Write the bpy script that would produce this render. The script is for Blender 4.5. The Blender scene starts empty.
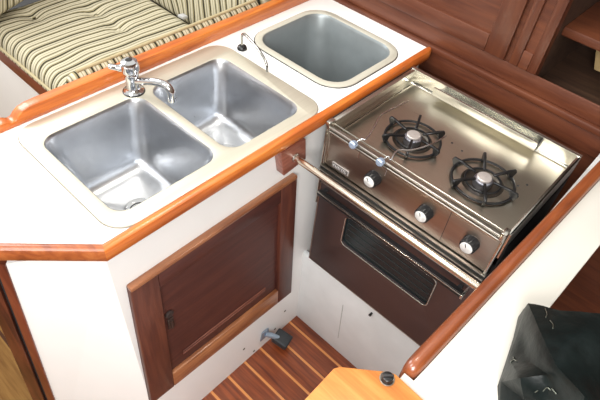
import bpy, bmesh, math, random
from mathutils import Vector, Matrix
random.seed(4)
PI = math.pi
S = bpy.context.scene
COL = S.collection
# ------------------------------------------------------------------ camera
F = 537.2
RM = Matrix(((0.7261610367, 0.6826895275, 0.0813950711),
             (0.5385635971, -0.4912385334, -0.6845684445),
             (-0.4273633122, 0.5409433540, -0.7243900103)))   # rows: right, down, forward
CAM = Vector((0.6572617487, -0.7727281035, 0.8345469419))
def ray(px, py): return RM.transposed() @ Vector(((px-300)/F, (py-200)/F, 1))
def at(px, py, ax, val):
    d = ray(px, py); i = 'xyz'.index(ax)
    return CAM + d*((val-CAM[i])/d[i])
def atp(px, py, p, n):
    d = ray(px, py); p = Vector(p); n = Vector(n)
    return CAM + d*((p-CAM).dot(n)/d.dot(n))
cd = bpy.data.cameras.new('camera'); cam = bpy.data.objects.new('camera', cd); COL.objects.link(cam)
M = Matrix((RM[0], -RM[1], -RM[2])).transposed().to_4x4(); M.translation = CAM
cam.matrix_world = M; cd.sensor_width = 36; cd.lens = F/600*36; cd.clip_start = .02
S.camera = cam

# ------------------------------------------------------------------ materials
def mat(name):
    m = bpy.data.materials.new(name); m.use_nodes = True
    nt = m.node_tree; b = nt.nodes['Principled BSDF']
    return m, nt, b
def N(nt, t, **kw):
    n = nt.nodes.new(t)
    for k, v in kw.items():
        if k in n.inputs: n.inputs[k].default_value = v
        else: setattr(n, k, v)
    return n
def ramp(nt, stops, interp='LINEAR'):
    r = nt.nodes.new('ShaderNodeValToRGB'); r.color_ramp.interpolation = interp
    e = r.color_ramp.elements
    while len(e) > 1: e.remove(e[-1])
    e[0].position = stops[0][0]; e[0].color = (*stops[0][1], 1)
    for p, c in stops[1:]:
        x = e.new(p); x.color = (*c, 1)
    return r
def plain(name, col, rough=.5, metal=0, noise=.06, nscale=30, bump=0, spec=.5, coat=0):
    m, nt, b = mat(name); L = nt.links
    tc = N(nt, 'ShaderNodeTexCoord'); n = N(nt, 'ShaderNodeTexNoise', Scale=nscale, Detail=4.0)
    L.new(tc.outputs['Object'], n.inputs['Vector'])
    r = ramp(nt, [(.3, tuple(max(0, c*(1-noise)) for c in col)), (.7, tuple(min(1, c*(1+noise)) for c in col))])
    L.new(n.outputs['Fac'], r.inputs['Fac']); L.new(r.outputs['Color'], b.inputs['Base Color'])
    b.inputs['Roughness'].default_value = rough; b.inputs['Metallic'].default_value = metal
    b.inputs['Specular IOR Level'].default_value = spec; b.inputs['Coat Weight'].default_value = coat
    b.inputs['Coat Roughness'].default_value = .12
    if bump:
        bp = N(nt, 'ShaderNodeBump', Strength=bump, Distance=.004)
        L.new(n.outputs['Fac'], bp.inputs['Height']); L.new(bp.outputs['Normal'], b.inputs['Normal'])
    return m
def wood(name, dark, mid, light, axis='y', scale=1, rough=.32, coat=.35, ring=14, blot=.0):
    """grain stretched along axis"""
    m, nt, b = mat(name); L = nt.links
    tc = N(nt, 'ShaderNodeTexCoord'); mp = N(nt, 'ShaderNodeMapping')
    sc = {'x': (1, 12, 12), 'y': (12, 1, 12), 'z': (12, 12, 1)}[axis]
    mp.inputs['Scale'].default_value = [s*scale for s in sc]
    L.new(tc.outputs['Object'], mp.inputs['Vector'])
    n = N(nt, 'ShaderNodeTexNoise', Scale=ring/3, Detail=7.0, Roughness=.62, Distortion=.5)
    L.new(mp.outputs[0], n.inputs['Vector'])
    n2 = N(nt, 'ShaderNodeTexNoise', Scale=4.0, Detail=2.0); L.new(tc.outputs['Object'], n2.inputs['Vector'])
    mx = N(nt, 'ShaderNodeMath', operation='MULTIPLY_ADD'); mx.inputs[1].default_value = .45
    L.new(n2.outputs['Fac'], mx.inputs[0])
    sb = N(nt, 'ShaderNodeMath', operation='SUBTRACT'); L.new(n.outputs['Fac'], sb.inputs[0]); sb.inputs[1].default_value = .22
    L.new(sb.outputs[0], mx.inputs[2])
    r = ramp(nt, [(.3, dark), (.5, mid), (.72, light)])
    L.new(mx.outputs[0], r.inputs['Fac']); L.new(r.outputs['Color'], b.inputs['Base Color'])
    b.inputs['Roughness'].default_value = rough; b.inputs['Coat Weight'].default_value = coat
    b.inputs['Coat Roughness'].default_value = .18
    bp = N(nt, 'ShaderNodeBump', Strength=.12, Distance=.002)
    L.new(n.outputs['Fac'], bp.inputs['Height']); L.new(bp.outputs['Normal'], b.inputs['Normal'])
    return m
def steel(name, col, rough=.25, axis='x', var=.08, bump=.03, metal=1):
    m, nt, b = mat(name); L = nt.links
    tc = N(nt, 'ShaderNodeTexCoord'); mp = N(nt, 'ShaderNodeMapping')
    mp.inputs['Scale'].default_value = {'x': (2, 90, 90), 'y': (90, 2, 90), 'z': (90, 90, 2), 'n': (14, 14, 14)}[axis]
    L.new(tc.outputs['Object'], mp.inputs['Vector'])
    n = N(nt, 'ShaderNodeTexNoise', Scale=3.0, Detail=5.0); L.new(mp.outputs[0], n.inputs['Vector'])
    r = ramp(nt, [(.3, tuple(c*(1-var) for c in col)), (.7, tuple(min(1, c*(1+var)) for c in col))])
    L.new(n.outputs['Fac'], r.inputs['Fac']); L.new(r.outputs['Color'], b.inputs['Base Color'])
    mr = N(nt, 'ShaderNodeMapRange'); L.new(n.outputs['Fac'], mr.inputs['Value'])
    mr.inputs['To Min'].default_value = rough*.75; mr.inputs['To Max'].default_value = rough*1.3
    L.new(mr.outputs[0], b.inputs['Roughness'])
    b.inputs['Metallic'].default_value = metal
    bp = N(nt, 'ShaderNodeBump', Strength=bump, Distance=.002)
    L.new(n.outputs['Fac'], bp.inputs['Height']); L.new(bp.outputs['Normal'], b.inputs['Normal'])
    return m
def striped(name, axis, freq, rot=0.0, wob=.16):
    m, nt, b = mat(name); L = nt.links
    tc = N(nt, 'ShaderNodeTexCoord'); sp = N(nt, 'ShaderNodeSeparateXYZ')
    mp = N(nt, 'ShaderNodeMapping'); mp.inputs['Rotation'].default_value = (0, rot if axis != 'y' else 0, 0)
    if axis == 'y': mp.inputs['Rotation'].default_value = (rot, 0, 0)
    L.new(tc.outputs['Object'], mp.inputs['Vector']); L.new(mp.outputs[0], sp.inputs[0])
    n = N(nt, 'ShaderNodeTexNoise', Scale=5.0, Detail=1.0); L.new(tc.outputs['Object'], n.inputs['Vector'])
    ma = N(nt, 'ShaderNodeMath', operation='MULTIPLY_ADD'); ma.inputs[1].default_value = freq
    L.new(sp.outputs['xyz'.index(axis)], ma.inputs[0])
    mb = N(nt, 'ShaderNodeMath', operation='MULTIPLY'); mb.inputs[1].default_value = wob*3
    L.new(n.outputs['Fac'], mb.inputs[0]); L.new(mb.outputs[0], ma.inputs[2])
    fr = N(nt, 'ShaderNodeMath', operation='FRACT'); L.new(ma.outputs[0], fr.inputs[0])
    cr, ol, dk, gy, wh = (.40, .355, .23), (.25, .215, .12), (.016, .015, .011), (.12, .115, .085), (.56, .52, .40)
    r = ramp(nt, [(0, dk), (.045, dk), (.07, cr), (.15, wh), (.20, ol), (.225, wh), (.31, cr), (.34, dk), (.36, gy), (.39, cr), (.48, wh), (.52, ol), (.55, cr), (.62, dk), (.66, dk), (.69, ol), (.74, wh), (.80, gy), (.82, cr), (.90, wh), (.95, ol)], 'LINEAR')
    L.new(fr.outputs[0], r.inputs['Fac']); L.new(r.outputs['Color'], b.inputs['Base Color'])
    n3 = N(nt, 'ShaderNodeTexNoise', Scale=350.0, Detail=2.0); L.new(tc.outputs['Object'], n3.inputs['Vector'])
    bp = N(nt, 'ShaderNodeBump', Strength=.4, Distance=.002)
    L.new(n3.outputs['Fac'], bp.inputs['Height']); L.new(bp.outputs['Normal'], b.inputs['Normal'])
    b.inputs['Roughness'].default_value = .9; b.inputs['Specular IOR Level'].default_value = .15
    return m
def planks(name, pitch, off, dark, mid, strip, width=.13):
    m, nt, b = mat(name); L = nt.links
    tc = N(nt, 'ShaderNodeTexCoord'); sp = N(nt, 'ShaderNodeSeparateXYZ'); L.new(tc.outputs['Object'], sp.inputs[0])
    mp = N(nt, 'ShaderNodeMapping'); mp.inputs['Scale'].default_value = (3, 45, 1); L.new(tc.outputs['Object'], mp.inputs['Vector'])
    n = N(nt, 'ShaderNodeTexNoise', Scale=2.0, Detail=6.0); L.new(mp.outputs[0], n.inputs['Vector'])
    r = ramp(nt, [(.32, dark), (.66, mid)]); L.new(n.outputs['Fac'], r.inputs['Fac'])
    ma = N(nt, 'ShaderNodeMath', operation='MULTIPLY_ADD'); ma.inputs[1].default_value = 1/pitch; ma.inputs[2].default_value = off
    L.new(sp.outputs[1], ma.inputs[0])
    fr = N(nt, 'ShaderNodeMath', operation='FRACT'); L.new(ma.outputs[0], fr.inputs[0])
    st = ramp(nt, [(0, (1, 1, 1)), (width, (0, 0, 0))], 'CONSTANT'); L.new(fr.outputs[0], st.inputs['Fac'])
    mx = N(nt, 'ShaderNodeMix', data_type='RGBA'); L.new(st.outputs['Color'], mx.inputs['Factor'])
    L.new(r.outputs['Color'], mx.inputs['A']); mx.inputs['B'].default_value = (*strip, 1)
    L.new(mx.outputs['Result'], b.inputs['Base Color'])
    b.inputs['Roughness'].default_value = .35; b.inputs['Coat Weight'].default_value = .3
    return m

WHITE = plain('white_laminate', (.86, .86, .85), .38, noise=.015, nscale=8)
WHITE_R = plain('cream_laminate', (.66, .64, .585), .34, noise=.02, nscale=8)
WHITE_P = plain('painted_white_panel', (.75, .77, .78), .5, noise=.04, nscale=12)
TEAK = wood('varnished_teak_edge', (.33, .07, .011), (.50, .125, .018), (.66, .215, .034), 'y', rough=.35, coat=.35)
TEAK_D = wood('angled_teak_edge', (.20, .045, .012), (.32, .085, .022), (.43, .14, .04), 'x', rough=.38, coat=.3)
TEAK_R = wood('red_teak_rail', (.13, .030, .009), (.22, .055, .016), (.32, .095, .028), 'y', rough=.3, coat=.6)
MAH = wood('mahogany', (.050, .013, .010), (.070, .019, .014), (.095, .027, .018), 'y', rough=.5, coat=.1)
MAH_Z = wood('mahogany_stile', (.055, .014, .010), (.090, .025, .015), (.14, .042, .023), 'z', rough=.45, coat=.15)
MAH_L = wood('mahogany_lit_edge', (.20, .07, .03), (.33, .13, .055), (.45, .20, .09), 'y', rough=.3, coat=.4)  # lit copy of the mahogany, light put into the wood colour
BULK = wood('bulkhead_wood', (.070, .018, .008), (.105, .029, .012), (.145, .043, .017), 'x', rough=.48, coat=.15)
BULK_Z = wood('bulkhead_wood_upright', (.062, .016, .0075), (.098, .027, .0115), (.135, .04, .016), 'z', rough=.45, coat=.2)
DARKW = wood('dark_trim_wood', (.025, .008, .004), (.075, .02, .009), (.13, .035, .015), 'z', rough=.3, coat=.5)
SETT = wood('settee_trim_wood', (.11, .022, .012), (.17, .038, .02), (.24, .06, .03), 'x', rough=.35, coat=.3)
HONEY = wood('honey_wood', (.40, .13, .025), (.52, .19, .04), (.62, .27, .07), 'x', rough=.4, coat=.25)
SINK = steel('sink_steel', (.60, .62, .65), .30, 'x', .05, .02)
SINKF = steel('sink_flange_steel', (.60, .57, .47), .45, 'y', .04, .0, .55)
ICE = steel('icebox_liner', (.27, .30, .31), .38, 'n', .03, .0, .5)
ICER = plain('icebox_rim_beige', (.47, .455, .385), .35, noise=.03)
CHROME = steel('chrome', (.62, .63, .65), .10, 'n', .03, 0)
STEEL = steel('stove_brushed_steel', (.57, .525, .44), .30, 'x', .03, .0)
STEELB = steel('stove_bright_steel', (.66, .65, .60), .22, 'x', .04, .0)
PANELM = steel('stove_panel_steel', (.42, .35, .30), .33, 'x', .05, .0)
OVEN = steel('oven_door_brown_steel', (.17, .13, .13), .48, 'x', .06, .0)
KFACE = steel('knob_face_metal', (.74, .74, .72), .5, 'n', .28, .0, .3)
BRASS = steel('bar_steel', (.82, .74, .62), .14, 'x', .05, .01)
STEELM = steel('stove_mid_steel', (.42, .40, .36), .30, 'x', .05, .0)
IRON = plain('burner_cast_iron', (.012, .012, .013), .30, .3, bump=.1, nscale=120)
BLACK = plain('black_plastic', (.012, .012, .013), .3)
DARK = plain('dark_shadow_metal', (.03, .03, .032), .5, .2)
GLASS = plain('oven_black_glass', (.010, .016, .018), .16, noise=.2, nscale=6, coat=0, spec=.4)
RACK = plain('oven_rack_wire', (.03, .036, .036), .5)
CAPM = plain('burner_cap_metal', (.44, .40, .38), .4, .4, noise=.08)
BLUEC = plain('blue_grey_clamp', (.36, .45, .60), .25, .5)
BAG = plain('black_glossy_vinyl', (.004, .007, .007), .36, noise=.3, nscale=40, bump=.3, coat=.0, spec=.16)
RUB = plain('black_rubber', (.02, .024, .028), .55, bump=.1)
BRACK = plain('blue_grey_bracket', (.32, .40, .50), .35, .5)
FLOOR = planks('teak_and_holly', .0775, 0.03, (.11, .022, .008), (.28, .066, .019), (.62, .25, .075), .11)
FLOORL = planks('tan_planks', .16, 0.4, (.12, .055, .016), (.20, .105, .032), (.05, .02, .01), .06)
for n_ in FLOORL.node_tree.nodes:
    if n_.type == 'BSDF_PRINCIPLED': n_.inputs['Roughness'].default_value = .75; n_.inputs['Coat Weight'].default_value = 0; n_.inputs['Specular IOR Level'].default_value = .1
CUSH = striped('striped_fabric_seat', 'x', 12.5)
CUSHX = striped('striped_fabric_back', 'x', 11, .12, .2)
CUSHY = striped('striped_fabric_side', 'y', 15, .5, .2)
CUSHB = striped('striped_fabric_bolster', 'y', 15, 0, .1)
PIPE = plain('cream_piping', (.40, .34, .20), .8)
WHITEB = plain('white_button', (.8, .8, .78), .4)

# ------------------------------------------------------------------ mesh helpers
def link(name, bm, m, parent=None, smooth=38):
    bmesh.ops.recalc_face_normals(bm, faces=bm.faces[:])
    me = bpy.data.meshes.new(name); bm.to_mesh(me); bm.free()
    for p in me.polygons: p.use_smooth = True
    me.set_sharp_from_angle(angle=math.radians(smooth))
    me.materials.append(m)
    o = bpy.data.objects.new(name, me); COL.objects.link(o)
    if parent:
        o.parent = parent; o.matrix_parent_inverse = Matrix.Translation(-world_loc(parent))
    return o
def world_loc(o):
    v = Vector(o.location)
    if o.parent: v = v*1.0   # children keep world coordinates as their own (parents are unrotated)
    return v
def thing(name, label, cat, loc, group=None):
    o = bpy.data.objects.new(name, None); COL.objects.link(o); o.location = loc
    o.empty_display_size = .03
    o['label'] = label; o['category'] = cat
    if group: o['group'] = group
    return o
def tag(o, label, cat, group=None, kind=None):
    o['label'] = label; o['category'] = cat
    if group: o['group'] = group
    if kind: o['kind'] = kind
    return o
def struct(o): o['kind'] = 'structure'; return o
def NB(): return bmesh.new()
def merge(bm, b2):
    me = bpy.data.meshes.new('t'); b2.to_mesh(me); b2.free(); bm.from_mesh(me); bpy.data.meshes.remove(me)
def box(bm, x0, x1, y0, y1, z0, z1, bev=0, seg=2):
    b = bmesh.new()
    bmesh.ops.create_cube(b, size=1)
    for v in b.verts:
        v.co = Vector((x0 if v.co.x < 0 else x1, y0 if v.co.y < 0 else y1, z0 if v.co.z < 0 else z1))
    if bev: bmesh.ops.bevel(b, geom=b.edges[:], offset=bev, segments=seg, profile=.5, affect='EDGES')
    merge(bm, b); return bm
def hexa(bm, bot, top, bev=0, seg=2):
    """prism between two loops of equal length"""
    b = bmesh.new(); n = len(bot)
    a = [b.verts.new(p) for p in bot]; c = [b.verts.new(p) for p in top]
    b.faces.new(a); b.faces.new(c)
    for i in range(n): b.faces.new((a[i], a[(i+1) % n], c[(i+1) % n], c[i]))
    bmesh.ops.recalc_face_normals(b, faces=b.faces[:])
    if bev: bmesh.ops.bevel(b, geom=b.edges[:], offset=bev, segments=seg, profile=.5, affect='EDGES')
    merge(bm, b); return bm
def slab(bm, pts, vec, bev=0, seg=2):
    vec = Vector(vec); pts = [Vector(p) for p in pts]
    return hexa(bm, pts, [p+vec for p in pts], bev, seg)
def frame_of(d):
    d = d.normalized(); u = Vector((0, 0, 1)) if abs(d.z) < .9 else Vector((1, 0, 0))
    a = d.cross(u).normalized(); return a, d.cross(a).normalized()
def tube(bm, pts, r, n=10, caps=True, sy=1):
    pts = [Vector(p) for p in pts]; b = bmesh.new(); rings = []
    rs = r if isinstance(r, (list, tuple)) else [r]*len(pts)
    a = None
    for i, p in enumerate(pts):
        d = (pts[min(i+1, len(pts)-1)]-pts[max(i-1, 0)]).normalized()
        if a is None: a, c = frame_of(d)
        else:
            a = (a - d*a.dot(d)).normalized(); c = d.cross(a)
        rings.append([b.verts.new(p + (a*math.cos(t*2*PI/n)*sy + c*math.sin(t*2*PI/n))*rs[i]) for t in range(n)])
    for i in range(len(rings)-1):
        for t in range(n): b.faces.new((rings[i][t], rings[i][(t+1) % n], rings[i+1][(t+1) % n], rings[i+1][t]))
    if caps: b.faces.new(rings[0]); b.faces.new(rings[-1])
    merge(bm, b); return bm
def curve(pts, k=6):
    """catmull-rom"""
    P = [Vector(p) for p in pts]; P = [P[0]*2-P[1]]+P+[P[-1]*2-P[-2]]; out = []
    for i in range(1, len(P)-2):
        for j in range(k):
            t = j/k; a, b, c, d = P[i-1:i+3]
            out.append(.5*((2*b)+(c-a)*t+(2*a-5*b+4*c-d)*t*t+(3*b-a-3*c+d)*t**3))
    out.append(P[-2]); return out
def lathe(bm, prof, o, axis=(0, 0, 1), n=28):
    """prof: (r, h) list revolved about axis through o"""
    ax = Vector(axis).normalized(); a, c = frame_of(ax); o = Vector(o); b = bmesh.new(); rings = []
    for r, h in prof:
        if r < 1e-6: rings.append([b.verts.new(o+ax*h)])
        else: rings.append([b.verts.new(o+ax*h+(a*math.cos(2*PI*t/n)+c*math.sin(2*PI*t/n))*r) for t in range(n)])
    for A, B in zip(rings, rings[1:]):
        for t in range(n):
            u = (t+1) % n
            if len(A) == 1 and len(B) == 1: continue
            if len(A) == 1: b.faces.new((A[0], B[t], B[u]))
            elif len(B) == 1: b.faces.new((A[t], A[u], B[0]))
            else: b.faces.new((A[t], A[u], B[u], B[t]))
    merge(bm, b); return bm
def torus(bm, o, R, r, axis=(0, 0, 1), n=40, m=8, flat=1):
    prof = [(R+r*math.cos(2*PI*i/m), r*flat*math.sin(2*PI*i/m)) for i in range(m+1)]
    return lathe(bm, prof, o, axis, n)
def rr(x0, x1, y0, y1, r, z, n=7):
    out = []
    for cx, cy, a0 in ((x1-r, y1-r, 0), (x0+r, y1-r, 90), (x0+r, y0+r, 180), (x1-r, y0+r, 270)):
        for i in range(n+1):
            a = math.radians(a0+90*i/n); out.append(Vector((cx+r*math.cos(a), cy+r*math.sin(a), z)))
    return out
def loft(bm, loops, cap=False):
    b = bmesh.new(); L = [[b.verts.new(p) for p in l] for l in loops]; n = len(L[0])
    for A, B in zip(L, L[1:]):
        for i in range(n): b.faces.new((A[i], A[(i+1) % n], B[(i+1) % n], B[i]))
    if cap: b.faces.new(L[-1])
    merge(bm, b); return bm
def plate(bm, outer, holes, z0, z1, bev=0, T=None):
    """flat plate with holes in XY; T maps it elsewhere"""
    b = bmesh.new(); E = []
    for lp in [outer]+holes:
        vs = [b.verts.new((p[0], p[1], z1)) for p in lp]
        for i in range(len(vs)): E.append(b.edges.new((vs[i], vs[(i+1) % len(vs)])))
    bmesh.ops.triangle_fill(b, use_beauty=True, use_dissolve=True, edges=E, normal=(0, 0, 1))
    r = bmesh.ops.extrude_face_region(b, geom=b.faces[:])
    for v in [g for g in r['geom'] if isinstance(g, bmesh.types.BMVert)]: v.co.z = z0
    bmesh.ops.recalc_face_normals(b, faces=b.faces[:])
    if bev:
        ed = [e for e in b.edges if len(e.link_faces) == 2 and abs(e.link_faces[0].normal.dot(e.link_faces[1].normal)) < .3
              and abs(e.verts[0].co.z-z1) < 1e-6 and abs(e.verts[1].co.z-z1) < 1e-6]
        bmesh.ops.bevel(b, geom=ed, offset=bev, segments=2, profile=.5, affect='EDGES')
    if T: b.transform(T)
    merge(bm, b); return bm
# plate drawn in (x, z) and standing on a y = const plane, front towards -y
def T_y(y): return Matrix(((1, 0, 0, 0), (0, 0, -1, y), (0, 1, 0, 0), (0, 0, 0, 1)))     # (u,v,w)->(u, y-w, v)
# plate drawn in (y, z) and standing on an x = const plane, front towards +x
def T_x(x): return Matrix(((0, 0, 1, x), (1, 0, 0, 0), (0, 1, 0, 0), (0, 0, 0, 1)))

ZF = -.97
# ================================================================== SETTING
b = NB(); box(b, 0, 1.0, -1.4, .13, ZF-.04, ZF); struct(link('floor', b, FLOOR))
b = NB(); box(b, -2.2, -.02, -2.0, .6, ZF-.04, ZF-.002); struct(link('floor', b, FLOORL))
b = NB(); box(b, 1.0, 2.6, -1.4, 2.0, ZF-.04, ZF); struct(link('floor', b, FLOOR))

# aft bulkhead
YB = .62
b = NB(); box(b, -1.75, 2.6, YB, YB+.03, ZF, .02); link_b = struct(link('wall_back', b, BULK))
x_open = .315
b = NB(); box(b, -1.75, x_open, YB, YB+.03, .02, .9); struct(link('wall_back', b, BULK))
# open locker beyond
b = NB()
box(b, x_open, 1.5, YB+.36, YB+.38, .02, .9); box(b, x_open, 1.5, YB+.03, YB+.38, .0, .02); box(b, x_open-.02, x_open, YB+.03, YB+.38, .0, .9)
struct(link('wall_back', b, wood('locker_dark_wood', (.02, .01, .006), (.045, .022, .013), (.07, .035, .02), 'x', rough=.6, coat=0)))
b = NB(); box(b, x_open, 1.5, YB+.06, YB+.30, .16, .185, .004); tag(link('locker_shelf', b, BULK), 'brown wooden shelf inside the dark open locker at upper right', 'shelf')
b = NB()
slab(b, [at(593, 70, 'y', YB+.2), at(612, 78, 'y', YB+.2), at(612, 50, 'y', YB+.2), at(596, 44, 'y', YB+.2)], (0, .1, 0), .006)
tag(link('tan_pouch', b, plain('tan_canvas', (.40, .28, .13), .8)), 'tan pouch on the shelf in the open locker at the right edge', 'pouch')
b = NB(); box(b, -1.75, 2.6, YB-.018, YB, -.008, .012, .004); struct(link('trim_1', b, BULK))
b = NB(); box(b, -1.75, 2.6, YB-.006, YB, .012, .064, .003); struct(link('trim_2', b, BULK))
b = NB(); box(b, -.005, 2.6, YB-.010, YB, -.075, -.010, .003); struct(link('trim_3', b, BULK))
def cupboard(x0, x1, label, stile=.05):
    t = thing('cupboard_door', label, 'door', (x0, YB, .07), 'cupboard doors in the bulkhead')
    z0, z1 = .068, .62
    for a, c in ((x0, x0+stile), (x1-stile, x1)):
        b = NB(); box(b, a, c, YB-.016, YB, z0, z1, .003); link('door_stile', b, BULK_Z, t)
    for a, c in ((z0, z0+.052), (z1-.05, z1)):
        b = NB(); box(b, x0+stile, x1-stile, YB-.016, YB, a, c, .003); link('door_rail', b, BULK, t)
    b = NB(); box(b, x0+stile, x1-stile, YB-.006, YB, z0+.052, z1-.05)
    link('door_panel', b, BULK, t)
cupboard(-.62, .222, 'wide framed mahogany cupboard door behind the stove and icebox', .062)
cupboard(.238, .318, 'narrow framed mahogany cupboard door beside the open locker', .026)

# panel below stove
b = NB(); box(b, -.02, .56, .118, .135, ZF, -.584, .002); struct(link('wall_stove', b, WHITE_P))
b = NB()
tube(b, [at(343, 305, 'y', .1175), at(338, 338, 'y', .1175)], .0012, 6); struct(link('trim_4', b, plain('panel_seam', (.45, .46, .45), .6)))
b = NB(); p = at(372, 313, 'y', .118)
lathe(b, [(0, -.002), (.0045, -.002), (.0045, .005), (.0035, .007), (.0035, .011), (0, .011)], p+Vector((0, -.011, 0)), (0, 1, 0), 12)
tag(link('rubber_stop', b, BLACK), 'small black rubber stop under the oven door', 'stop')

# ================================================================== SINK COUNTER
CX0, CX1 = -.47, -.004
A1 = Vector((-.004, -.519)); DA = (Vector((-.135, -.653))-Vector((-.009, -.522))).normalized()
A2 = A1+DA*.62
cnt = [(CX0, .612), (CX0, A2.y), (A2.x, A2.y), (A1.x, A1.y), (CX1, .612)]
bowlL = (-.360, -.050, -.456, -.187, .038); bowlR = (-.364, -.046, -.160, .088, .040)
ice = (-.372, -.052, .222, .508, .062)
b = NB()
plate(b, cnt, [rr(bowlL[0]-.004, bowlL[1]+.004, bowlL[2]-.004, bowlR[3]+.004, .045, 0), rr(ice[0]-.003, ice[1]+.003, ice[2]-.003, ice[3]+.003, .062, 0)], -.022, 0)
tag(link('sink_countertop', b, WHITE), 'white laminate countertop around the double sink and icebox', 'countertop')

# cabinet
XB = lambda z: -.022-.026*z          # slightly raked face
t = thing('galley_cabinet', 'white sink cabinet with dark red framed door and angled end', 'cabinet', (-.2, -.1, ZF))
b = NB()
pA = Vector((XB(-.024), -.515, -.024)); pB = Vector((XB(-.024), .60, -.024)); pC = Vector((XB(ZF), .60, ZF)); pD = Vector((XB(ZF), -.515, ZF))
slab(b, [pA, pB, pC, pD], (-.015, 0, 0))
link('front_panel', b, WHITE, t)
nrm = Vector((-DA.y, DA.x, 0)); nrm = nrm if nrm.x > 0 and nrm.y < 0 else -nrm
T0 = at(6, 264, 'z', -.03); T0 = atp(6, 264, pA, nrm); T1 = atp(57, 404, pA, nrm); e = (T1-T0); T1 = T0+e*((T0.z-ZF)/-e.z)
b = NB(); slab(b, [pA, T0, T1, pD], -nrm*.014)
link('corner_panel', b, WHITE, t)
for (q, w) in (((266, 336), 0), ((285, 311), 0), ((244, 349), 0), ((254, 351), 0), ((275, 329), 0)):
    c = atp(q[0], q[1], (XB(-.9), 0, -.9), (1, 0, .026))
    b = NB(); lathe(b, [(0, .0006), (.0048, .0006), (.0052, 0)], c, (1, 0, .03), 10); link('screw_hole', b, BLACK, t)
# door
DN = Vector((1, 0, .026)).normalized(); DP = Vector((XB(-.5)+.018, 0, -.5))
d0, d1, d2, d3 = [atp(*q, DP, DN) for q in ((131, 291.5), (297.5, 177), (291.5, 292.5), (152.5, 404))]
U = lambda s, r: (d0*(1-s)+d1*s)*(1-r)+(d3*(1-s)+d2*s)*r
dr = bpy.data.objects.new('door', None)
b = NB()
fs, ft, fb, fr2 = .135, .105, .135, .115
def quadslab(s0, s1, r0, r1, front=0., depth=.018, bev=.003):
    slab(b, [U(s0, r0)+DN*front, U(s1, r0)+DN*front, U(s1, r1)+DN*front, U(s0, r1)+DN*front], -DN*depth, bev)
quadslab(0, 1, 0, 1, -.012, .006, 0)
door = link('door', b, MAH, t)
b = NB(); quadslab(0, fs, 0, 1); link('door_stile', b, MAH_Z, door)
b = NB(); quadslab(1-fr2, 1, 0, 1); link('door_stile', b, MAH_Z, door)
b = NB(); quadslab(fs, 1-fr2, 0, ft); link('top_rail', b, MAH, door)
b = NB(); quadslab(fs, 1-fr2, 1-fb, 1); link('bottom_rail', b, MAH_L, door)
# edge strip in paler mahogany, the light on it put into the colour
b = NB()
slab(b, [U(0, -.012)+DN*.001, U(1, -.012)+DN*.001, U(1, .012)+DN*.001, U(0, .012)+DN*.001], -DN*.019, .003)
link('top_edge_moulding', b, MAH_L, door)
b = NB()   # inner raised-field beads
for (s0, r0, s1, r1) in ((fs+.085, 1-fb-.075, 1-fr2-.09, 1-fb-.075),):
    tube(b, [U(s0, r0)-DN*.0115, U(s1, r1)-DN*.0115], .0028, 8)
    tube(b, [U(s0, r0-.022)-DN*.011, U(s1, r1-.022)-DN*.011], .002, 8)
link('panel_bead', b, wood('bead_wood', (.10, .03, .018), (.16, .05, .03), (.24, .085, .05), 'y', rough=.4, coat=.1), door)
# flush latch
b = NB(); lc = U(fs+.035, .36)
lathe(b, [(0, 0), (.010, 0), (.012, .002), (.012, .006), (.009, .008), (0, .006)], lc-DN*.012, DN, 20)
lt = link('door_latch', b, plain('dark_bronze', (.03, .017, .015), .6), door)
b = NB(); u = (U(.5, .6)-U(.5, .3)).normalized()
slab(b, [lc+u*.02+Vector((0, -.009, 0))-DN*.012, lc+u*.02+Vector((0, .009, 0))-DN*.012, lc+u*.062+Vector((0, .009, 0))-DN*.012, lc+u*.062+Vector((0, -.009, 0))-DN*.012], DN*.006, .002)
tube(b, [lc+u*.025-DN*.004, lc+u*.057-DN*.004], .004, 8)
link('latch_pull', b, plain('worn_bronze', (.05, .028, .022), .5, .3), lt)

# front fiddle (straight and angled run, one mitred moulding each)
def moulding(bm, P, Q, nP, nQ, prof):
    """prof in (out, z); nP/nQ outward mitre vectors at both ends"""
    lp = [[Vector((P.x, P.y, 0))+Vector((nP.x*o, nP.y*o, z)) for o, z in prof], [Vector((Q.x, Q.y, 0))+Vector((nQ.x*o, nQ.y*o, z)) for o, z in prof]]
    hexa(bm, lp[0], lp[1])
prof = [(-.006, -.001), (-.004, .005), (.002, .0075), (.008, .007), (.013, .004), (.016, -.002), (.017, -.012), (.016, -.022), (.012, -.028), (.004, -.030), (-.002, -.030), (-.0025, -.001)]
n1 = Vector((1, 0)); n2 = Vector((nrm.x, nrm.y)); mit = (n1+n2)/(1+n1.dot(n2))
b = NB(); moulding(b, A1+Vector((0, 0)), Vector((-.004, .585)), mit, n1, prof)
e0 = Vector((-.004, .585)); moulding(b, e0, Vector((-.004, .600)), n1, n1*.75, prof)
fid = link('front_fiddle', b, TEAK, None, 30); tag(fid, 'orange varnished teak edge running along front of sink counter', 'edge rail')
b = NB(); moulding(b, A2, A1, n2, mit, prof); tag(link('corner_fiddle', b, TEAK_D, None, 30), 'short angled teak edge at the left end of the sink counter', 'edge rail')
# counter end return beyond fiddle
# back fiddle
zt = .037
ys = [(.60, 0), (.60, zt), (-.40, zt), (-.425, zt-.001), (-.442, zt-.005), (-.455, zt-.013), (-.463, zt-.021), (-.472, zt-.023), (-.479, zt-.019), (-.487, zt-.0155), (-.497, zt-.016), (-.505, zt-.021), (-.512, zt-.028), (-.53, zt-.032), (-.53, 0)]
b = NB()
slab(b, [Vector((-.466, y, z)) for y, z in ys], (.030, 0, 0), .0035, 2)
tag(link('back_fiddle', b, TEAK, None, 40), 'tall orange teak fiddle behind the sinks with scrolled end', 'edge rail')

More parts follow.
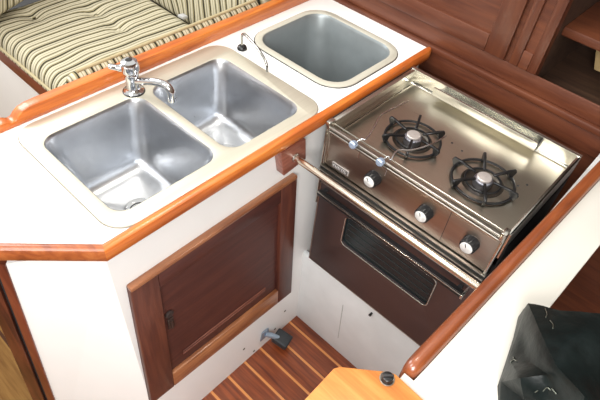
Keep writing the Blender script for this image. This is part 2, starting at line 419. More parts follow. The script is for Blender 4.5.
# ================================================================== DOUBLE SINK
t = thing('double_sink', 'stainless steel double bowl sink with wide cream flange', 'sink', (-.21, -.18, 0))
b = NB()
fo = rr(-.425, -.010, -.488, .136, .055, 0)
plate(b, fo, [rr(*bowlL[:4], bowlL[4], 0), rr(*bowlR[:4], bowlR[4], 0)], .0002, .0035, .0015)
link('flange', b, SINKF, t)
b = NB(); gp = rr(-.4262, -.0088, -.4892, .1372, .056, .0006); tube(b, gp+[gp[0]], .0012, 6, False); link('flange_sealant', b, plain('grey_sealant', (.25, .23, .20), .6), t)
def bowl(bb, depth, tap, name, m, parent, rb=.042):
    x0, x1, y0, y1, r = bb; L = []
    def ins(k, z, rad): L.append(rr(x0+k, x1-k, y0+k, y1-k, rad, z))
    ins(0, .003, r); ins(.002, -.001, r); ins(.004, -.006, r)
    for i in range(1, 5): ins(.004+tap*i/4, -.006-(depth-rb)*i/4, r)
    k0 = .004+tap; z0 = -.006-(depth-rb)
    for i in range(1, 7):
        a = i/6*PI/2; ins(k0+rb*(1-math.cos(a)), z0-rb*math.sin(a), max(r-rb*(1-math.cos(a))*.6, .02))
    k = k0+rb
    cx, cy = (x0+x1)/2, (y0+y1)/2
    last = L[-1]
    for f, dz in ((.6, -.003), (.25, -.006)):
        L.append([Vector((cx+(p.x-cx)*f, cy+(p.y-cy)*f, z0-rb+dz)) for p in last])
    b = NB(); loft(b, L, True); return link(name, b, m, parent, 60), Vector((cx, cy, z0-rb-.006))
SINKB = steel('sink_bowl_steel', (.52, .535, .56), .31, 'n', .03, .0)
_, cL = bowl(bowlL, .180, .026, 'bowl', SINKB, t)
_, cR = bowl(bowlR, .170, .026, 'bowl', SINKB, t)
for c, m in ((Vector((-.195, -.332, cL.z)), 0), (Vector((-.2, -.04, cR.z+.0)), 0)):
    b = NB(); lathe(b, [(0, .001), (.022, .001), (.026, .004), (.034, .0055), (.038, .003), (.040, .0)], c+Vector((0, 0, .004)), n=30)
    dd = link('drain', b, CHROME, t)
    b = NB()
    for i in range(8):
        a = i*PI/4; lathe(b, [(0, .0008), (.0025, .0008), (.003, 0)], c+Vector((math.cos(a)*.014, math.sin(a)*.014, .0055)), n=8)
    torus(b, c+Vector((0, 0, .0065)), .0225, .0012); link('drain_holes', b, BLACK, dd)

# faucet
fb0 = at(134, 91, 'z', .0035)
t = thing('tap', 'chrome single lever tap with arched spout between the two bowls', 'tap', fb0)
b = NB(); lathe(b, [(0, 0), (.0255, 0), (.0255, .003), (.019, .008), (.0165, .014), (.016, .036), (.0175, .040), (.0185, .046), (.0185, .052), (.017, .056)], fb0)
link('tap_body', b, CHROME, t)
b = NB(); lathe(b, [(.0185, .056), (.0215, .060), (.0225, .068), (.0225, .079), (.0195, .087), (.012, .0905), (0, .091)], fb0)
hd = link('tap_head', b, CHROME, t)
b = NB(); lathe(b, [(0, .0), (.0085, .0), (.0085, .0012), (0, .002)], fb0+Vector((0, 0, .0895)), n=20); link('index_cap', b, BLACK, hd)
b = NB(); p0 = fb0+Vector((0, 0, .066)); dirl = Vector((-.55, -.8, 0)).normalized()
tube(b, curve([p0+dirl*.01, p0+dirl*.03+Vector((0, 0, .004)), p0+dirl*.050+Vector((0, 0, .010))], 5), [.009]*5+[.0075]*5+[.005], 12)
link('tap_lever', b, CHROME, hd)
b = NB(); tip = at(171, 90, 'z', .05)
h = Vector((tip.x-fb0.x, tip.y-fb0.y, 0)); L0 = h.length; h.normalize()
sp_ = fb0+Vector((0, 0, .034))
pts = [sp_+h*.012, sp_+h*L0*.35+Vector((0, 0, .010)), sp_+h*L0*.65+Vector((0, 0, .020)), sp_+h*L0*.88+Vector((0, 0, .021)), sp_+h*L0+Vector((0, 0, .008)), sp_+h*L0*1.01+Vector((0, 0, -.010))]
cp = curve(pts, 6); tube(b, cp, [.0090+.0015*(i/len(cp)) for i in range(len(cp))], 14)
spt = link('tap_spout', b, CHROME, t, 60)
b = NB(); lathe(b, [(0, -.004), (.009, -.004), (.011, -.002), (.011, .008), (0, .008)], cp[-1]+Vector((0, 0, -.006)), n=20); link('aerator', b, CHROME, spt)
b = NB(); torus(b, fb0+Vector((0, 0, .001)), .0265, .0018, n=36); link('tap_gasket', b, BLACK, t)

# icebox bin
t = thing('icebox_bin', 'deep grey rectangular icebox bin set in the counter beside the bulkhead', 'bin', (-.21, .36, 0))
b = NB(); k = .021
plate(b, rr(ice[0]-k, ice[1]+k, ice[2]-k, ice[3]+k, .062+k*.8, 0), [rr(*ice[:4], .062, 0)], .0002, .005, .002)
link('bin_rim', b, ICER, t)
b = NB(); torus_pts = rr(ice[0]-k-.001, ice[1]+k+.001, ice[2]-k-.001, ice[3]+k+.001, .062+k*.8, .001)
tube(b, torus_pts+[torus_pts[0]], .0013, 6, False); link('bin_gasket', b, BLACK, t)
bowl(ice, .26, .03, 'bin_liner', ICE, t, .04)

# hand pump spout
hp = at(242, 49, 'z', .0)
t = thing('pump_spout', 'thin chrome swan neck water spout on small black base', 'tap', hp)
b = NB(); lathe(b, [(0, 0), (.014, 0), (.0145, .004), (.012, .010), (.007, .013), (0, .013)], hp, n=24); link('spout_base', b, BLACK, t)
b = NB(); tp = at(267, 66, 'z', .03); h = Vector((tp.x-hp.x, tp.y-hp.y, 0))
tube(b, curve([hp+Vector((0, 0, .012)), hp+Vector((0, 0, .040)), hp+h*.10+Vector((0, 0, .054)), hp+h*.4+Vector((0, 0, .056)), hp+h*.75+Vector((0, 0, .050)), hp+h*.97+Vector((0, 0, .036)), hp+h*1.02+Vector((0, 0, .014))], 6), .0038, 10)
link('spout_tube', b, steel('spout_grey_metal', (.38, .38, .36), .2, 'n'), t, 60)

# ================================================================== STOVE
X0, X1, Y0, Y1 = .021, .537, .108, .488
ZT, ZP = -.003, -.052
st = thing('gimballed_stove', 'two burner stainless steel galley stove with oven between the counters', 'stove', (.28, .3, -.58))
b = NB()
box(b, X0, X1, Y0+.03, Y1, -.578, -.575); box(b, X0, X0+.003, Y0+.03, Y1, -.578, -.06); box(b, X1-.003, X1, Y0+.03, Y1, -.578, -.06)
box(b, X0, X1, Y1-.003, Y1, -.578, -.06); box(b, X0, X1, Y0+.028, Y0+.034, -.21, -.14)
link('oven_body', b, DARK, st)
# recessed pan
b = NB()
w1, w2 = (.186, .264), (.396, .264)
def circ(c, r, n=36): return [(c[0]+r*math.cos(2*PI*i/n), c[1]+r*math.sin(2*PI*i/n)) for i in range(n)]
plate(b, [(X0+.004, Y0+.012), (X1-.004, Y0+.012), (X1-.004, Y1-.004), (X0+.004, Y1-.004)], [circ(w1, .052), circ(w2, .052)], ZP-.002, ZP)
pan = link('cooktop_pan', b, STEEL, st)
for c in (w1, w2):
    b = NB(); lathe(b, [(.053, .0004), (.052, 0), (.050, -.002), (.044, -.008), (.02, -.010), (0, -.010)], (c[0], c[1], ZP))
    link('burner_well', b, plain('dark_well_metal', (.10, .085, .07), .4, .8), pan)  # wells in one darker tone than the pan
# side and back walls
def wall(name, x0, x1, y0, y1, m=STEELB):
    b = NB(); box(b, x0, x1, y0, y1, ZP-.03, ZT, .0015); return link(name, b, m, st)
b = NB(); box(b, X0, X0+.004, Y0, Y1, ZP-.03, ZT); box(b, X0, X0+.015, Y0+.01, Y1, ZT-.002, ZT, .0008); box(b, X0+.014, X0+.016, Y0+.012, Y1-.005, ZT-.018, ZT-.001)
box(b, X0+.016, X0+.0185, Y0+.012, Y1-.006, ZP-.001, ZP+.004)
link('side_wall', b, STEELB, st)
b = NB(); box(b, X1-.004, X1, Y0, Y1, ZP-.03, ZT); box(b, X1-.009, X1, Y0+.005, Y1, ZT-.0025, ZT, .0008)
link('side_wall', b, STEELB, st)
b = NB(); box(b, X0, X1, Y1-.004, Y1, ZP-.03, ZT+.001, .001); box(b, X0, X1, Y1-.012, Y1-.003, ZT-.0015, ZT+.001, .0006)
tube(b, [(X0+.01, Y1-.008, ZP+.002), (X1-.01, Y1-.008, ZP+.002)], .0022, 6)
link('backsplash', b, STEELB, st)
b = NB()   # plate ledge with lip on the backsplash
sa, sb_ = .118, .435
box(b, sa, sb_, Y1-.034, Y1-.003, -.030, -.028); box(b, sa, sb_, Y1-.036, Y1-.034, -.034, -.010, .0006)
box(b, sa, sb_, Y1-.038, Y1-.032, -.0105, -.0075, .0008)
led = link('ledge_rail', b, STEELB, st)
b = NB(); box(b, sb_, sb_+.002, Y1-.036, Y1-.004, -.034, -.008); link('ledge_end_shade', b, DARK, led)  # channel end is open: dark plate stands for the shade inside

# burners
def burner(c, a0, big):
    z = ZP
    g = bpy.data.objects.new('burner', None)
    b = NB(); lathe(b, [(.022, -.008), (.0235, .002), (.0240, .009), (.0225, .012), (.018, .0135), (0, .0135)], (c[0], c[1], z), n=32)
    base = link('burner', b, steel('burner_ring_metal', (.45, .47, .55), .3, 'n'), st)
    b = NB(); lathe(b, [(.0185, .0135), (.0185, .0185), (.0165, .0205), (.008, .0212), (0, .0212)], (c[0], c[1], z), n=32)
    lathe(b, [(0, .0205), (.003, .0205), (.003, .0222), (0, .0222)], (c[0], c[1], z), n=12)
    link('burner_cap', b, CAPM, base)
    b = NB(); R_ = .077 if big else .073
    torus(b, (c[0], c[1], z+.006), R_, .0036, n=56, flat=.9)
    torus(b, (c[0], c[1], z+.006), .044, .0028, n=44)
    for i in range(6):
        a = a0+i*PI/3; d = Vector((math.cos(a), math.sin(a), 0)); o = Vector((c[0], c[1], z)); s = Vector((-d.y, d.x, 0))
        # pot support: tapered blade rising outwards
        p = [o+d*.025+Vector((0, 0, .021)), o+d*.066+Vector((0, 0, .026)), o+d*(R_+.010)+Vector((0, 0, .026)), o+d*(R_+.014)+Vector((0, 0, .018)), o+d*(R_+.007)+Vector((0, 0, .001)), o+d*(R_-.003)+Vector((0, 0, .001)), o+d*.066+Vector((0, 0, .019)), o+d*.025+Vector((0, 0, .0155))]
        hexa(b, [q-s*.0034 for q in p], [q+s*.0034 for q in p], .0012, 1)
    link('pot_grate', b, IRON, base)
burner(w1, -.12, False); burner(w2, 0, True)
# tiny igniter/holes
for px, py in ((452, 143), (462, 151), (527, 185), (518, 186)):
    q = at(px, py, 'z', ZP); b = NB(); lathe(b, [(0, .0012), (.0028, .0012), (.003, 0)], q, n=10); link('pan_screw', b, DARK, pan)

# control panel
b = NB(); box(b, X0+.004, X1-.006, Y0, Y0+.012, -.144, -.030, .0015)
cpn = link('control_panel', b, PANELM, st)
b = NB(); box(b, .4005, .4020, Y0-.0006, Y0+.002, -.140, -.034); link('panel_joint', b, DARK, cpn)
b = NB()
box(b, X0+.014, X0+.016, Y0-.001, Y0+.001, -.138, -.036); box(b, X0+.014, .515, Y0-.001, Y0+.001, -.0375, -.036)
link('panel_bead', b, STEELB, cpn)
for a, c, z0_, z1_ in ((X0, X0+.006, -.30, -.004), (X0+.008, X0+.011, -.146, -.02), (X1-.012, X1-.006, -.146, -.006)):
    b = NB(); box(b, a, c, Y0-.006, Y0+.012, z0_, z1_, .001); link('corner_post', b, STEELB, st)
# bottom trim of panel (double line) and dark boxes painting the shade of the recess
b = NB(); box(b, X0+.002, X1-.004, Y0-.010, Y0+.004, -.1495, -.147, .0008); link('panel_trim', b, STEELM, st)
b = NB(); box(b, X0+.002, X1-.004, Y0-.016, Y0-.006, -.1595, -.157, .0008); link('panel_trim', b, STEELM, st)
b = NB(); box(b, X0+.002, X1-.004, Y0-.008, Y0+.01, -.1565, -.150); box(b, X0+.004, X1-.004, Y0+.004, Y0+.03, -.21, -.160)
link('recess_shade', b, DARK, st)
# badge
b = NB(); box(b, .057, .112, Y0-.0022, Y0, -.135, -.118, .0006); bd = link('maker_plate', b, plain('badge_white', (.62, .60, .58), .4, .3), cpn); bd['label'] = 'small pale nameplate'
b = NB(); xx = .062
box(b, .0590, .1100, Y0-.0026, Y0-.0020, -.1330, -.1200)
bm2 = link('plate_field', b, plain('badge_dark', (.10, .09, .09), .5), bd)
b = NB()
for i, wd in enumerate((.0045, .0045, .003, .0045, .0045, .0045, .004, .0045)):
    box(b, xx, xx+.0012, Y0-.0031, Y0-.0025, -.1305, -.1225)
    if i % 3 != 1: box(b, xx, xx+wd*.8, Y0-.0031, Y0-.0025, -.1240, -.1225)
    if i % 2: box(b, xx, xx+wd*.8, Y0-.0031, Y0-.0025, -.1305, -.1290)
    xx += wd+.0013
link('plate_lettering', b, WHITEB, bd)
# knobs
for i, (px, py) in enumerate(((372, 179.5), (423.5, 214), (469, 245))):
    c = at(px, py, 'y', Y0-.012); c.y = Y0
    b = NB(); n = 40; prof = [(0, 0), (.0205, 0), (.0205, .003), (.0192, .005), (.0185, .022), (.0170, .0245), (0, .0245)]
    lathe(b, prof, c, (0, -1, 0), n)
    for v in b.verts:
        d = Vector((v.co.x-c.x, 0, v.co.z-c.z)); h = c.y-v.co.y
        if d.length > .014 and .005 < h < .023:
            ang = math.atan2(d.z, d.x); f = 1+.05*(1 if int(round((ang+PI)/(2*PI)*n)) % 2 else -1); v.co.x = c.x+d.x*f; v.co.z = c.z+d.z*f
    kb = link('control_knob', b, BLACK, st)
    b = NB(); lathe(b, [(.0152, .0240), (.0152, .0258), (.0142, .0264), (0, .0264)], c, (0, -1, 0), 30)
    kf = link('knob_face', b, KFACE, kb)
    b = NB(); a = (2.2, 1.9, 2.0)[i]; d = Vector((math.cos(a), 0, math.sin(a)))
    s = Vector((d.z, 0, -d.x)); o = c+Vector((0, -.0264, 0))
    slab(b, [o-s*.001+d*.002, o+s*.001+d*.002, o+s*.001+d*.012, o-s*.001+d*.012], (0, -.0006, 0))
    link('knob_pointer', b, BLACK, kb)
# front fiddle bars
b = NB()
box(b, X0+.012, X1-.014, Y0-.012, Y0+.002, -.0165, -.0125, .001)
for y, z, r in ((Y0-.009, -.0115, .0022), (Y0-.006, -.027, .003)):
    tube(b, [(X0+.012, y, z), (X1-.014, y, z)], r, 12)
box(b, X0+.012, X1-.014, Y0+.002, Y0+.010, -.022, -.018, .001)
tube(b, [(X0+.012, Y0+.010, -.012), (X1-.014, Y0+.010, -.012)], .0018, 8)
fb_ = link('pot_fiddle', b, STEELM, st)
for a in (X0+.004, X1-.018):
    b = NB(); box(b, a, a+.012, Y0-.013, Y0+.012, -.022, ZT+.005, .002); link('fiddle_bracket', b, STEELB, fb_)
# pot clamps: blue-grey knob and thin bent rod
def clamp(kx, ky, pix):
    c = at(kx, ky, 'y', Y0-.018)
    b = NB(); lathe(b, [(0, -.004), (.009, -.004), (.0105, 0), (.0105, .007), (.008, .010), (0, .0105)], c, (0, -1, .0), 20)
    k = link('clamp_knob', b, BLUEC, st)
    b = NB(); tube(b, curve([Vector((c.x, Y0-.012, c.z)), Vector((c.x+.004, Y0+.005, -.002))]+[at(x, y, 'z', z) for x, y, z in pix], 5), .0022, 8)
    tube(b, [at(kx+7, ky+4, 'y', Y0-.002), at(kx+4, ky+14, 'y', Y0-.002)], .0012, 6)
    link('clamp_rod', b, CHROME, k, 60)
clamp(354, 144, [(366, 139, .002), (374, 127, .0), (380, 116, -.004), (386, 112, -.01), (408, 101, -.01)])
clamp(381, 161.5, [(391, 160, .002), (395, 153, .006), (400, 150, .006), (412, 150, .004), (432, 144, .002), (446, 136, 0)])

# oven door
b = NB(); do = [(X0+.004, -.572), (X1-.006, -.572), (X1-.006, -.205), (X0+.004, -.205)]
wx0, wx1, wz0, wz1 = .133, .438, -.394, -.272
plate(b, do, [[(p.x, p.y) for p in rr(wx0, wx1, wz0, wz1, .016, 0)]], 0, .016, .002, T_y(Y0+.016))
odo = link('oven_door', b, OVEN, st)
b = NB(); rp = [Vector((p.x, Y0-.001, p.y)) for p in rr(wx0, wx1, wz0, wz1, .016, 0)]; tube(b, rp+[rp[0]], .0020, 8, False); link('window_frame', b, STEELB, odo)
b = NB(); box(b, wx0, wx1, Y0+.006, Y0+.010, wz0, wz1); wg = link('window_glass', b, GLASS, odo)
b = NB()
for i in range(4): box(b, wx0+.01, wx1-.01, Y0+.0045, Y0+.0058, wz0+.018+i*.024, wz0+.0192+i*.024)
link('oven_rack', b, RACK, wg)
b = NB(); rp = [Vector((p.x, Y0-.0005, p.y)) for p in rr(X0+.008, X1-.010, -.568, -.215, .004, 0)]; tube(b, rp+[rp[0]], .0012, 6, False); link('door_edge_bead', b, PANELM, odo)
# oven handle
b = NB(); HL, HR = at(319, 191, 'y', Y0-.02), at(462, 294, 'y', Y0-.02); HR.z = HL.z = (HL.z+HR.z)/2
box(b, HL.x, HR.x, Y0-.030, Y0-.012, HL.z-.007, HL.z+.006, .002)
oh = link('oven_handle', b, BLACK, odo)
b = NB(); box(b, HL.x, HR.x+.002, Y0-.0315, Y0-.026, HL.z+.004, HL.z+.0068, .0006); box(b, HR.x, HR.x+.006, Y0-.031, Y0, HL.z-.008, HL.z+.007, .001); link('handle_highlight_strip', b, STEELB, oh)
for a in (HL.x+.005, HR.x-.02):
    b = NB(); box(b, a, a+.012, Y0-.014, Y0, HL.z-.006, HL.z+.004, .001); link('handle_bracket', b, DARK, oh)

# ================================================================== CRASH BAR
t = thing('crash_bar', 'polished steel safety bar across the front of the stove', 'bar', (.27, 0, -.07))
c0, c1 = at(294, 156.5, 'y', .006), at(481, 289, 'y', .006)
zz = (c0.z+c1.z)/2
b = NB(); tube(b, [(c0.x, .006, c0.z), (.552, .006, c1.z)], .0088, 18)
link('bar_tube', b, BRASS, t)
for x, z, d in ((.0095, c0.z, 1), (.553, c1.z, -1)):
    b = NB(); lathe(b, [(0, 0), (.012, 0), (.012, .003), (.009, .006)], (x, .006, z), (d, 0, 0), 20); link('bar_flange', b, STEELB, t)
# wooden mounting block
q = [at(*p, 'x', .008) for p in ((281.5, 153.5), (306, 139), (306, 159), (284, 176))]
b = NB(); slab(b, q, (-.028, 0, 0), .002)
tag(link('mounting_block', b, wood('block_wood', (.14, .04, .025), (.24, .08, .05), (.36, .14, .10), 'y')), 'small dark red wooden block under the counter edge holding the bar', 'block')

# ================================================================== RIGHT COUNTER
RX0, RX1, RY = .556, .678, -.80
b = NB(); ea, eb = at(552, 305, 'z', 0), at(600, 245, 'z', 0); ek = (eb.x-ea.x)/(eb.y-ea.y)
plate(b, [(.556, RY), (.80, RY), (.76, -.2), (ea.x-ek*.05, ea.y-.05), (ea.x+ek*(.605-ea.y), .605), (.6098, .605), (.575, -.309), (.556, -.309)], [], -.022, 0, .0015); rc = tag(link('side_countertop', b, WHITE_R), 'long narrow cream countertop right of the stove', 'countertop')
t = thing('side_cabinet', 'white side cabinet under the cream counter beside the stove', 'cabinet', (.61, 0, ZF))
b = NB(); box(b, RX0+.004, RX0+.016, RY, .60, ZF, -.047); link('inner_panel', b, WHITE_P, t)
b = NB(); box(b, .614, .620, RY, .60, ZF, -.024); link('outer_panel', b, MAH_Z, t)
# rail with rounded end
b = NB()
prR = [(.0, -.045), (.028, -.045), (.030, -.020), (.030, .000), (.027, .009), (.020, .014), (.012, .015), (.005, .012), (.001, .005), (0, -.003)]
X_R = .547
L = []
for y, s, dz in ((.600, 1, 0), (-.275, 1, 0), (-.288, .97, 0), (-.298, .86, -.001), (-.304, .65, -.003), (-.307, .3, -.005)):
    L.append([Vector((X_R+.015+(x-.015)*s+.038*(y+.24), y, -.015+(z+.015)*s+dz)) for x, z in prR])
loft(b, L, True)
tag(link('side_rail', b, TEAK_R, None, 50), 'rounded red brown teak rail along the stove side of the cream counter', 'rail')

# ================================================================== STEP BOARD (honey wood)
zb = .012
t = thing('step_board', 'honey coloured wooden board with clipped corners at the bottom edge', 'board', at(360, 395, 'z', zb))
pp = [at(x, y, 'z', zb) for x, y in ((268, 436), (305, 399), (334, 368), (340, 366.5), (388, 371.5), (396, 374), (424, 400), (452, 428), (440, 470), (330, 480))]
b = NB(); slab(b, pp, (0, 0, -.011), .002); link('board_top', b, HONEY, t)
kc = at(387, 379, 'z', zb)
b = NB(); lathe(b, [(0, 0), (.011, 0), (.011, .002), (.0095, .004), (.009, .009), (.007, .0105), (0, .0105)], kc, n=24); kk = link('turn_latch', b, BLACK, t)
b = NB(); d = Vector((.7, .7, 0)); s = Vector((-.7, .7, 0)); o = kc+Vector((0, 0, .0105))
slab(b, [o-d*.009-s*.002, o+d*.009-s*.002, o+d*.009+s*.002, o-d*.009+s*.002], (0, 0, .004), .001); link('latch_grip', b, DARK, kk)
b = NB(); torus(b, kc+Vector((0, 0, .001)), .0118, .0010, n=30); link('latch_washer', b, STEELM, kk)

# ================================================================== FOOT PEDAL
t = thing('foot_pump_pedal', 'grey metal foot pump lever with black rubber pad at cabinet base', 'pedal', at(277, 340, 'z', -.95))
bx = XB(-.92)
c = atp(264, 333, (bx, 0, -.92), DN); pc = at(282, 339, 'z', -.925)
b = NB(); c = c+DN*.003
slab(b, [c+Vector((0, -.022, -.026)), c+Vector((0, .020, -.026)), c+Vector((0, .015, .024)), c+Vector((0, -.015, .024))], (.004, 0, 0), .001)
tube(b, [c+Vector((.004, 0, 0)), c+(pc-c)*.35+Vector((0, 0, .003)), pc], [.008, .010, .009], 10, True, 1)
link('pedal_arm', b, BRACK, t)
b = NB(); b2 = bmesh.new(); bmesh.ops.create_cube(b2, size=1); bmesh.ops.scale(b2, vec=(.062, .054, .030), verts=b2.verts[:])
bmesh.ops.bevel(b2, geom=b2.edges[:], offset=.007, segments=3, profile=.5, affect='EDGES')
b2.transform(Matrix.Translation(pc) @ Matrix.Rotation(.25, 4, 'Z') @ Matrix.Rotation(.2, 4, 'Y')); merge(b, b2)
for i in range(3):
    q = pc+Vector((-.012+.012*i, 0, .0135)); box(b, q.x-.002, q.x+.002, q.y-.014, q.y+.014, q.z-.004-.0024*i, q.z+.001-.0024*i, .0008)
link('rubber_pad', b, RUB, t)

# ================================================================== LEFT TRIM POST
du = Vector((DA.x, DA.y, 0))
t = thing('trim_post', 'dark red moulded wooden post at the left end of the cabinet', 'post', T1)
b = NB()
def post(o0, o1, f, m, nm):
    b = NB(); slab(b, [T0+du*o0+nrm*f, T0+du*o1+nrm*f, T1+du*o1*1.0+nrm*f, T1+du*o0+nrm*f], -nrm*.02, .002); link(nm, b, m, t)
post(.0, .020, .004, wood('post_edge_wood', (.07, .016, .008), (.13, .03, .013), (.19, .05, .022), 'z'), 'post_edge')
post(.020, .030, -.006, DARK, 'post_groove')
post(.030, .062, .002, DARKW, 'post_face')

# ================================================================== SETTEE
yS = -.2
b = NB(); box(b, -2.0, -.60, yS+.012, yS+.03, ZF, -.335); 
t = thing('settee_base', 'white settee base with dark red wooden lip under the striped cushions', 'settee', (-1.2, .2, ZF))
link('base_panel', b, WHITE, t)
b = NB(); box(b, -2.0, -.482, yS-.004, yS+.02, -.338, -.262, .004); link('front_lip', b, SETT, t)
b = NB(); box(b, -2.0, -.482, yS+.02, .60, -.285, -.272); link('seat_board', b, DARK, t)
b = NB(); box(b, -.477, -.470, -.62, .605, ZF, -.024); struct(link('wall_settee', b, WHITE))
def cushion(name, x0, x1, y0, y1, z0, z1, m, label, edge=.03, dim=(), group=None, bulge=.008, nx=48, ny=48, rot=None):
    b = NB(); V = []
    def prof(d):   # 0 at the rim .. 1 inside
        d = min(max(d/edge, 0), 1); return math.sqrt(1-(1-d)**2)
    for i in range(nx+1):
        row = []
        u = .5-.5*math.cos(PI*i/nx); x = x0+(x1-x0)*u
        for j in range(ny+1):
            v = .5-.5*math.cos(PI*j/ny); y = y0+(y1-y0)*v
            h = prof(min(x-x0, x1-x))*prof(min(y-y0, y1-y))
            z = z0+(z1-z0)*(.30+.70*h)+bulge*math.sin(PI*u)*math.sin(PI*v)
            for dx, dy, dep, rad in dim:
                rr_ = ((x-dx)**2+(y-dy)**2)/rad**2; z -= dep*math.exp(-rr_)
                z -= dep*.35*math.exp(-abs(y-dy)/.012-((x-dx)/.09)**2)
            row.append(b.verts.new((x, y, z)))
        V.append(row)
    for i in range(nx):
        for j in range(ny): b.faces.new((V[i][j], V[i+1][j], V[i+1][j+1], V[i][j+1]))
    rim = [V[i][0] for i in range(nx+1)]+[V[nx][j] for j in range(1, ny+1)]+[V[i][ny] for i in range(nx-1, -1, -1)]+[V[0][j] for j in range(ny-1, 0, -1)]
    low = [b.verts.new((v.co.x, v.co.y, z0)) for v in rim]
    n = len(rim)
    for i in range(n): b.faces.new((rim[i], rim[(i+1) % n], low[(i+1) % n], low[i]))
    b.faces.new(low)
    if rot: b.transform(rot)
    o = link(name, b, m, None, 70); tag(o, label, 'cushion', group)
    b = NB(); zp = z0+(z1-z0)*.30
    pts = rr(x0-.002, x1+.002, y0-.002, y1+.002, .012, zp, 4); tube(b, pts+[pts[0]], .0055, 8, False)
    if rot: b.transform(rot)
    link('piping', b, PIPE, o)
    return o
tuft = [at(95, 13, 'z', -.19), at(33, 16, 'z', -.19), at(118, 28, 'z', -.19)]
seat = cushion('seat_cushion', -1.34, -.565, -.212, .362, -.262, -.188, CUSH, 'large green and cream striped seat cushion on the settee', .045, [(q.x, q.y, .016, .035) for q in tuft], 'striped settee cushions')
for q in tuft:
    b = NB(); lathe(b, [(.008, -.0), (.007, .003), (0, .005)], (q.x, q.y, -.198), n=14); link('tuft_button', b, CUSH, seat)
# back cushions: built flat then stood up
Rm = Matrix.Translation((0, .36, -.235)) @ Matrix.Rotation(PI/2-.10, 4, 'X')
cushion('back_cushion', -1.20, -.51, 0, .50, -.09, 0, CUSHX, 'striped back cushion standing at the far end of the settee', .04, [], 'striped settee cushions', .02, rot=Rm)
dv = Vector((-.41, .91, 0)).normalized(); nv = Vector((.91, .41, .22)).normalized(); uv = nv.cross(dv)
o_ = Vector((-1.205, -.20, -.165))-nv*.09
Rm = Matrix(((dv.x, uv.x, nv.x, o_.x), (dv.y, uv.y, nv.y, o_.y), (dv.z, uv.z, nv.z, o_.z), (0, 0, 0, 1)))
cushion('side_cushion', -.05, .60, 0, .42, 0, .09, CUSHY, 'striped cushion leaning in the top left corner of the settee', .02, [], 'striped settee cushions', .006, rot=Rm)
# bolster against galley partition
b = NB(); ptsb = [(-.500+.022*math.cos(a), .012+.022*math.sin(a)) for a in [PI*i/8 for i in range(9)]]
lp = [(-.478, -.25)]+ptsb+[(-.522, -.25)]
L = []
for y, s in ((-.30, .1), (-.296, .55), (-.285, .85), (-.26, 1), (0, 1), (.30, 1), (.345, 1), (.35, .9)):
    L.append([Vector((-.5+(x+.5)*s, y, -.25+(z+.25)*(.9+.1*s) - (0.035 if y < -.1 else 0)*0)) for x, z in lp])
loft(b, L, True); 
bol = tag(link('bolster_cushion', b, CUSHB, None, 60), 'narrow striped bolster running behind the tall teak fiddle', 'cushion', 'striped settee cushions')
b = NB(); tube(b, [(-.497, -.27, .036), (-.497, .345, .036)], .0045, 8); link('piping', b, PIPE, bol)
wb = at(182, 18, 'z', -.17)
b = NB(); slab(b, [wb+Vector((-.014, -.01, 0)), wb+Vector((.014, -.005, 0)), wb+Vector((.018, .014, 0)), wb+Vector((-.008, .014, 0))], (0, 0, .012), .003)
tag(link('white_tag', b, plain('tag_grey', (.42, .42, .42), .6)), 'small pale grey tag in the gap between seat and back cushions', 'tag')

# ================================================================== BLACK BAG
t0 = [  # px, py, z : folded facets of a slumped vinyl bag lying on the counter
 (528, 303, .050), (560, 309, .085), (602, 312, .100), (660, 322, .06),
 (519, 330, .030), (541, 334, .110), (575, 338, .125), (612, 345, .12), (668, 360, .05),
 (509, 358, .020), (530, 362, .070), (556, 366, .135), (590, 372, .120), (625, 385, .10), (680, 400, .05),
 (501, 382, .020), (520, 378, .090), (548, 374, .110), (584, 396, .150), (628, 416, .09), (690, 440, .04),
 (500, 404, .010), (524, 400, .055), (548, 402, .075), (580, 424, .10), (630, 450, .06), (690, 480, .02)]
P = [at(x, y, 'z', z) for x, y, z in t0]
b = NB(); V = [b.verts.new(p) for p in P]
def f(*i):
    try: b.faces.new([V[k] for k in i])
    except ValueError: pass
f(0, 5, 4); f(0, 1, 5); f(1, 2, 6); f(1, 6, 5); f(2, 3, 7); f(2, 7, 6); f(3, 8, 7)
f(4, 5, 10); f(4, 10, 9); f(5, 6, 11); f(5, 11, 10); f(6, 7, 12); f(6, 12, 11); f(7, 8, 13); f(7, 13, 12); f(8, 14, 13)
f(9, 10, 16); f(9, 16, 15); f(10, 11, 17); f(10, 17, 16); f(11, 12, 18); f(11, 18, 17); f(12, 13, 19); f(12, 19, 18); f(13, 14, 20); f(13, 20, 19)
f(15, 16, 22); f(15, 22, 21); f(16, 17, 23); f(16, 23, 22); f(17, 18, 24); f(17, 24, 23); f(18, 19, 25); f(18, 25, 24); f(19, 20, 26); f(19, 26, 25)
rimi = [0, 4, 9, 15, 21, 22, 23, 24, 25, 26, 20, 14, 8, 3, 2, 1]
low = [b.verts.new(Vector((V[k].co.x, V[k].co.y, .003))) for k in rimi]
for i in range(len(rimi)):
    j = (i+1) % len(rimi); b.faces.new((V[rimi[i]], V[rimi[j]], low[j], low[i]))
b.faces.new(low)
bmesh.ops.recalc_face_normals(b, faces=b.faces[:])
bmesh.ops.subdivide_edges(b, edges=b.edges[:], cuts=3, use_grid_fill=True, smooth=.0)
for _ in range(1): bmesh.ops.smooth_vert(b, verts=[v for v in b.verts if v.co.z > .075], factor=.3, use_axis_x=True, use_axis_y=True, use_axis_z=True)
for v in b.verts:
    if v.co.z > .006:
        v.co += v.normal*random.uniform(-.0005, .0005)
bag = tag(link('black_bag', b, BAG, None, 34), 'crumpled glossy black bag lying on the cream counter', 'bag')
GL = plain('bag_glint', (.10, .11, .09), .12, .6, spec=.8)  # pale glossy tubes laid on the bag in place of its glints
from mathutils.bvhtree import BVHTree
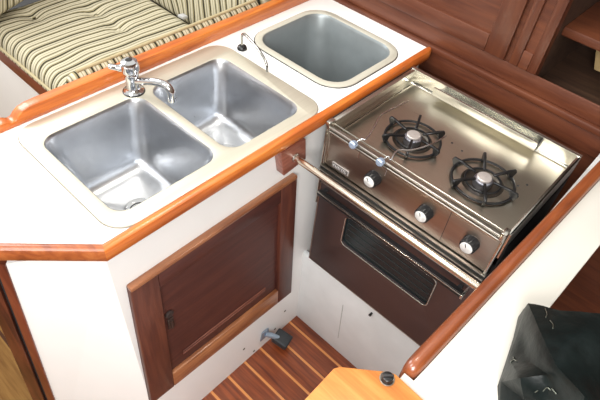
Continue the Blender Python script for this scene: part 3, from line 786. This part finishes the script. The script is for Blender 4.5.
bt = BVHTree.FromPolygons([v.co for v in bag.data.vertices], [p.vertices[:] for p in bag.data.polygons])
def on_bag(x, y):
    h = bt.ray_cast(CAM, ray(x, y).normalized()); return h[0]+h[1]*.001 if h[0] else at(x, y, 'z', .05)
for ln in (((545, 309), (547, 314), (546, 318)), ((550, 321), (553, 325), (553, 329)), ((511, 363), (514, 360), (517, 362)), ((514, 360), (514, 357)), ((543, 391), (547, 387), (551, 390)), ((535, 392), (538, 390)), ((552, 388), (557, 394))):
    b = NB(); tube(b, curve([on_bag(*q) for q in ln], 3), .0011, 6); link('glint_line', b, GL, bag, 60)

# ================================================================== LIGHTS
def area(name, loc, target, size, power, col=(1, 1, 1), sy=None):
    l = bpy.data.lights.new(name, 'AREA'); l.energy = power; l.color = col; l.size = size
    if sy: l.shape = 'RECTANGLE'; l.size_y = sy
    o = bpy.data.objects.new(name, l); COL.objects.link(o); o.location = loc
    o.rotation_euler = (Vector(target)-Vector(loc)).to_track_quat('-Z', 'Y').to_euler()
    return o
area('hatch_light', (-.2, -1.5, 1.7), (-.2, -.1, -.2), .8, 20, (1, .98, .95))
area('camera_side_fill', (1.1, -1.5, 1.05), (-.05, -.2, -.5), .7, 34, (1, .99, .97))  # added fill from the camera side to brighten the cabinet faces
area('saloon_window_light', (-1.9, -.5, 1.3), (-.4, 0, -.1), 1.0, 30, (.95, .98, 1))
area('cabin_lamp', (.1, .15, 1.5), (.1, .1, 0), .25, 7, (1, .93, .82))
w = bpy.data.worlds.new('World'); S.world = w; w.use_nodes = True; nt = w.node_tree
bg = nt.nodes['Background']; tc = N(nt, 'ShaderNodeTexCoord'); sx = N(nt, 'ShaderNodeVectorMath', operation='DOT_PRODUCT')
sx.inputs[1].default_value = (-.45, -.25, .85)
nt.links.new(tc.outputs['Generated'], sx.inputs[0])
mr = N(nt, 'ShaderNodeMapRange'); mr.inputs['From Min'].default_value = -1; nt.links.new(sx.outputs['Value'], mr.inputs['Value'])
cr = ramp(nt, [(0, (.08, .045, .03)), (.42, (.20, .13, .09)), (.60, (.42, .34, .27)), (.78, (.95, .93, .88))])
nz = N(nt, 'ShaderNodeTexNoise', Scale=2.2, Detail=2.0); nt.links.new(tc.outputs['Generated'], nz.inputs['Vector'])
ad = N(nt, 'ShaderNodeMath', operation='MULTIPLY_ADD'); ad.inputs[1].default_value = .55; nt.links.new(nz.outputs['Fac'], ad.inputs[0])
s2 = N(nt, 'ShaderNodeMath', operation='SUBTRACT'); s2.inputs[1].default_value = .275; nt.links.new(mr.outputs[0], s2.inputs[0]); nt.links.new(s2.outputs[0], ad.inputs[2])
nt.links.new(ad.outputs[0], cr.inputs['Fac']); nt.links.new(cr.outputs['Color'], bg.inputs['Color'])
bg.inputs['Strength'].default_value = .9
S.view_settings.view_transform = 'Standard'; S.view_settings.look = 'None'; S.view_settings.exposure = .35
